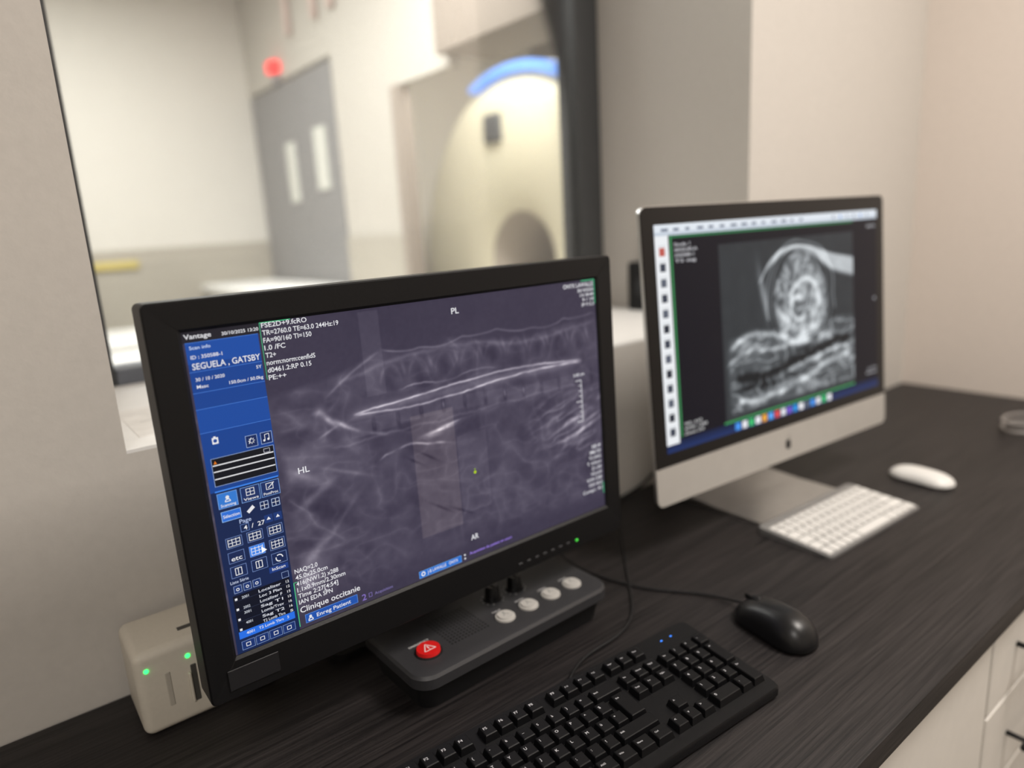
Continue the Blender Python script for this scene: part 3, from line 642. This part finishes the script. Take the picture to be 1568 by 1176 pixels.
# ------------------------------------------------------------------ intercom console
ic=root('intercom_console',(.455,.668,Z0),(0,0,math.radians(1)))
bm=bmesh.new(); A=.300;B=.146
loft(bm,[[(x,y,0) for x,y in rr(A-.022,B-.03,.018,8,0,-.0)],[(x,y,.030) for x,y in rr(A-.012,B-.016,.020,8)],[(x,y,.034) for x,y in rr(A-.006,B-.006,.022,8)]]); o=mk('lower_housing',bm,M_blackm,ic); shade(o,35)
bm=bmesh.new(); loft(bm,[[(x,y,.034) for x,y in rr(A,B,.024,10)],[(x,y,.046) for x,y in rr(A,B,.024,10)],[(x,y,.0495) for x,y in rr(A-.005,B-.005,.022,10)],[(x,y,.0500) for x,y in rr(A-.010,B-.010,.020,10)]]); o=mk('top_plate',bm,M_grey,ic); shade(o,30)
bm=bmesh.new()
for i in range(12):
    for j in range(12): cyl(bm,(-.083+i*.0048,-.036+j*.0052,.050),.0013,.0013,0,.0004,6)
mk('speaker_grille',bm,M_blackm,ic)
bm=bmesh.new()
for x in (-.003,.035,.073,.111): cyl(bm,(x,-.036,.050),.0128,.0125,0,.0022,32); cyl(bm,(x,-.036,.0522),.0105,.0098,0,.0022,32)
mk('push_buttons',bm,M_btn,ic)
bm=bmesh.new(); cyl(bm,(-.112,-.030,.050),.0165,.0160,0,.0015,40); mk('emergency_ring',bm,M_blackm,ic)
bm=bmesh.new(); cyl(bm,(-.112,-.030,.0515),.0142,.0136,0,.004,40); mk('emergency_button',bm,M_red,ic)
bm=bmesh.new()
for x in (.012,.049): cyl(bm,(x,.010,.050),.0125,.0120,0,.004,32); cyl(bm,(x,.010,.054),.0100,.0085,0,.016,32); bbox(bm,x-.0012,x+.0012,.002,.018,.068,.0715)
mk('volume_knobs',bm,M_blackg,ic)
PF=Flat('panel_print',ic,print_mat('console_print'),'xy',.0501)
PF.text('EMERGENCY',-112,-10,3.4,(215,215,215),27,'C',1)
for x,t_ in ((-3,'TALK'),(35,'MUSIC'),(73,'LISTEN'),(111,'LIGHT')):
    PF.text(t_,x,-19,2.8,(215,215,215),14,'C',1)
for x in (12,49):
    for k in range(11):
        a=math.radians(-60+30*k); PF.line([(x+13.5*math.cos(a),10+13.5*math.sin(a)),(x+15.8*math.cos(a),10+15.8*math.sin(a))],(205,205,205),.8,1)
d_=PF
for k in range(3):
    a0=math.radians(90+120*k);a1=math.radians(210+120*k)
    P0=(-112+8.5*math.cos(a0),-30.8+8.5*math.sin(a0));P1=(-112+8.5*math.cos(a1),-30.8+8.5*math.sin(a1))
    d_.base=.0556; d_.line([P0,P1],(240,225,225),1.1,1)
d_.line([(-112,-26.5),(-112,-32)],(240,225,225),1.4,1); d_.disc(-112,-34,.8,(240,225,225),1)
for x in (-3,35,73,111):
    d_.base=.0545; d_.line([(x-4,-38),(x,-34),(x+4,-38)],(130,130,130),1.0,1); d_.disc(x,-31.5,1.6,(130,130,130),1)
d_.base=.0501

# ------------------------------------------------------------------ white box at left
wb=root('power_supply_box',(.0,.0,0))
bm=bmesh.new(); bbox(bm,.066,.212,.776,.868,Z0,Z0+.100,.010,5); o=mk('casing',bm,M_cream,wb); shade(o,40)
bm=bmesh.new()
for x in (.0775,.1195): cyl(bm,(x,.7765,Z0+.080),.0024,.0024,-.0015,0.001,16,'y')
mk('status_leds',bm,M_green,wb)
M_slot=mat('slot_dark',C(70,68,64),.6)
bm=bmesh.new(); bbox(bm,.094,.1000,.7752,.777,Z0+.028,Z0+.070,.001,1); mk('slot_groove',bm,mat('slot_cream',C(178,172,160),.5),wb)
bm=bmesh.new(); bbox(bm,.120,.1265,.7752,.777,Z0+.022,Z0+.068,.001,1); mk('eject_slot',bm,M_slot,wb)
bm=bmesh.new(); bbox(bm,.1165,.1195,.772,.777,Z0+.024,Z0+.060,.001,2); mk('latch',bm,M_cream,wb)
bm=bmesh.new(); bbox(bm,.118,.150,.800,.808,Z0+.0992,Z0+.1003,.0002,1); mk('label',bm,M_slot,wb)

sp=root('small_speaker'); bm=bmesh.new(); bbox(bm,1.300,1.330,1.08,1.20,SILL,SILL+.118,.006,3); mk('cabinet',bm,M_blackm,sp); bm=bmesh.new(); cyl(bm,(1.300,1.14,SILL+.06),.03,.028,-.003,.0,24,'x'); mk('driver',bm,M_grey,sp)
pc=cable('power_cable',[(.74,.84,Z0+.06),(.80,.845,Z0+.012),(.88,.86,Z0+.004),(.95,.872,Z0+.003),(1.0,.868,Z0+.02),(1.04,.84,Z0+.08),(1.06,.80,Z0+.13)],.0028,M_blackm)
pts=[]
for k in range(26):
    a=2*math.pi*k/12; pts.append((1.835+.075*math.cos(a),.485+.045*math.sin(a),Z0+.004+.0014*k))
lc=cable('coiled_cable',pts,.0035,mat('grey_cable',C(150,145,142),.5))

nt_=root('paper_note'); bm=bmesh.new(); bbox(bm,.135,.30,.93,1.10,SILL,SILL+.0006); mk('sheet',bm,mat('paper',C(238,236,232),.8),nt_)
PN=Flat('handwriting',nt_,print_mat('ink'),'xy',SILL+.0008)
PN.line([(160,960),(190,985),(205,975),(230,1000)],(120,120,125),1.2,1); PN.line([(150,1010),(185,1020)],(120,120,125),1.2,1)

harvest_all()

# ------------------------------------------------------------------ lights
def area(name,loc,size,power,col,rot=(0,0,0)):
    l=bpy.data.lights.new(name,'AREA'); l.shape='RECTANGLE'; l.size=size[0]; l.size_y=size[1]; l.energy=power; l.color=col
    o=bpy.data.objects.new(name,l); o.location=loc; o.rotation_euler=rot; COL.objects.link(o); return o
area('ceiling_light_control_room',(1.25,-.35,H-.03),(.6,.6),44,(1,.93,.86))
area('ceiling_light_control_room.001',(-.9,-1.0,H-.03),(.6,.6),27,(1,.95,.90))
area('ceiling_light_scanner_room',(.2,3.0,H-.03),(1.2,1.2),60,(1,.985,.95))
area('ceiling_light_scanner_room.001',(.9,1.9,H-.03),(.6,.6),40,(1,.985,.95))
area('ceiling_light_scanner_room.002',(1.95,2.5,H-.03),(.35,.9),34,(1,.97,.91))
area('added_fill_behind_gantry',(2.9,2.4,H-.03),(.6,.6),26,(1,.95,.88))  # added fill lamp, brightens the dark wall behind the gantry
wd=bpy.data.worlds.new('world'); scene.world=wd; wd.use_nodes=True; wd.node_tree.nodes['Background'].inputs[0].default_value=(.5,.5,.5,1); wd.node_tree.nodes['Background'].inputs[1].default_value=.3

# ------------------------------------------------------------------ camera
pi_,ro,he=.2280,.0587,.9169
fh=Vector((math.cos(he),math.sin(he),0)); rh=Vector((math.sin(he),-math.cos(he),0)); up=Vector((0,0,1))
fwd=fh*math.cos(pi_)-up*math.sin(pi_); down=-fh*math.sin(pi_)-up*math.cos(pi_)
right=rh*math.cos(ro)+down*math.sin(ro); iup=rh*math.sin(ro)-down*math.cos(ro)
cam=bpy.data.cameras.new('camera'); co=bpy.data.objects.new('camera',cam); COL.objects.link(co)
Mx=Matrix.Identity(4)
for i in range(3): Mx[i][0]=right[i]; Mx[i][1]=iup[i]; Mx[i][2]=-fwd[i]
Mx[0][3],Mx[1][3],Mx[2][3]=0,0,Z0+.5268
co.matrix_world=Mx
cam.sensor_width=36; cam.lens=1064.97/1568*36; cam.clip_start=.01
cam.dof.use_dof=True; cam.dof.focus_distance=.70; cam.dof.aperture_fstop=1.8
scene.camera=co
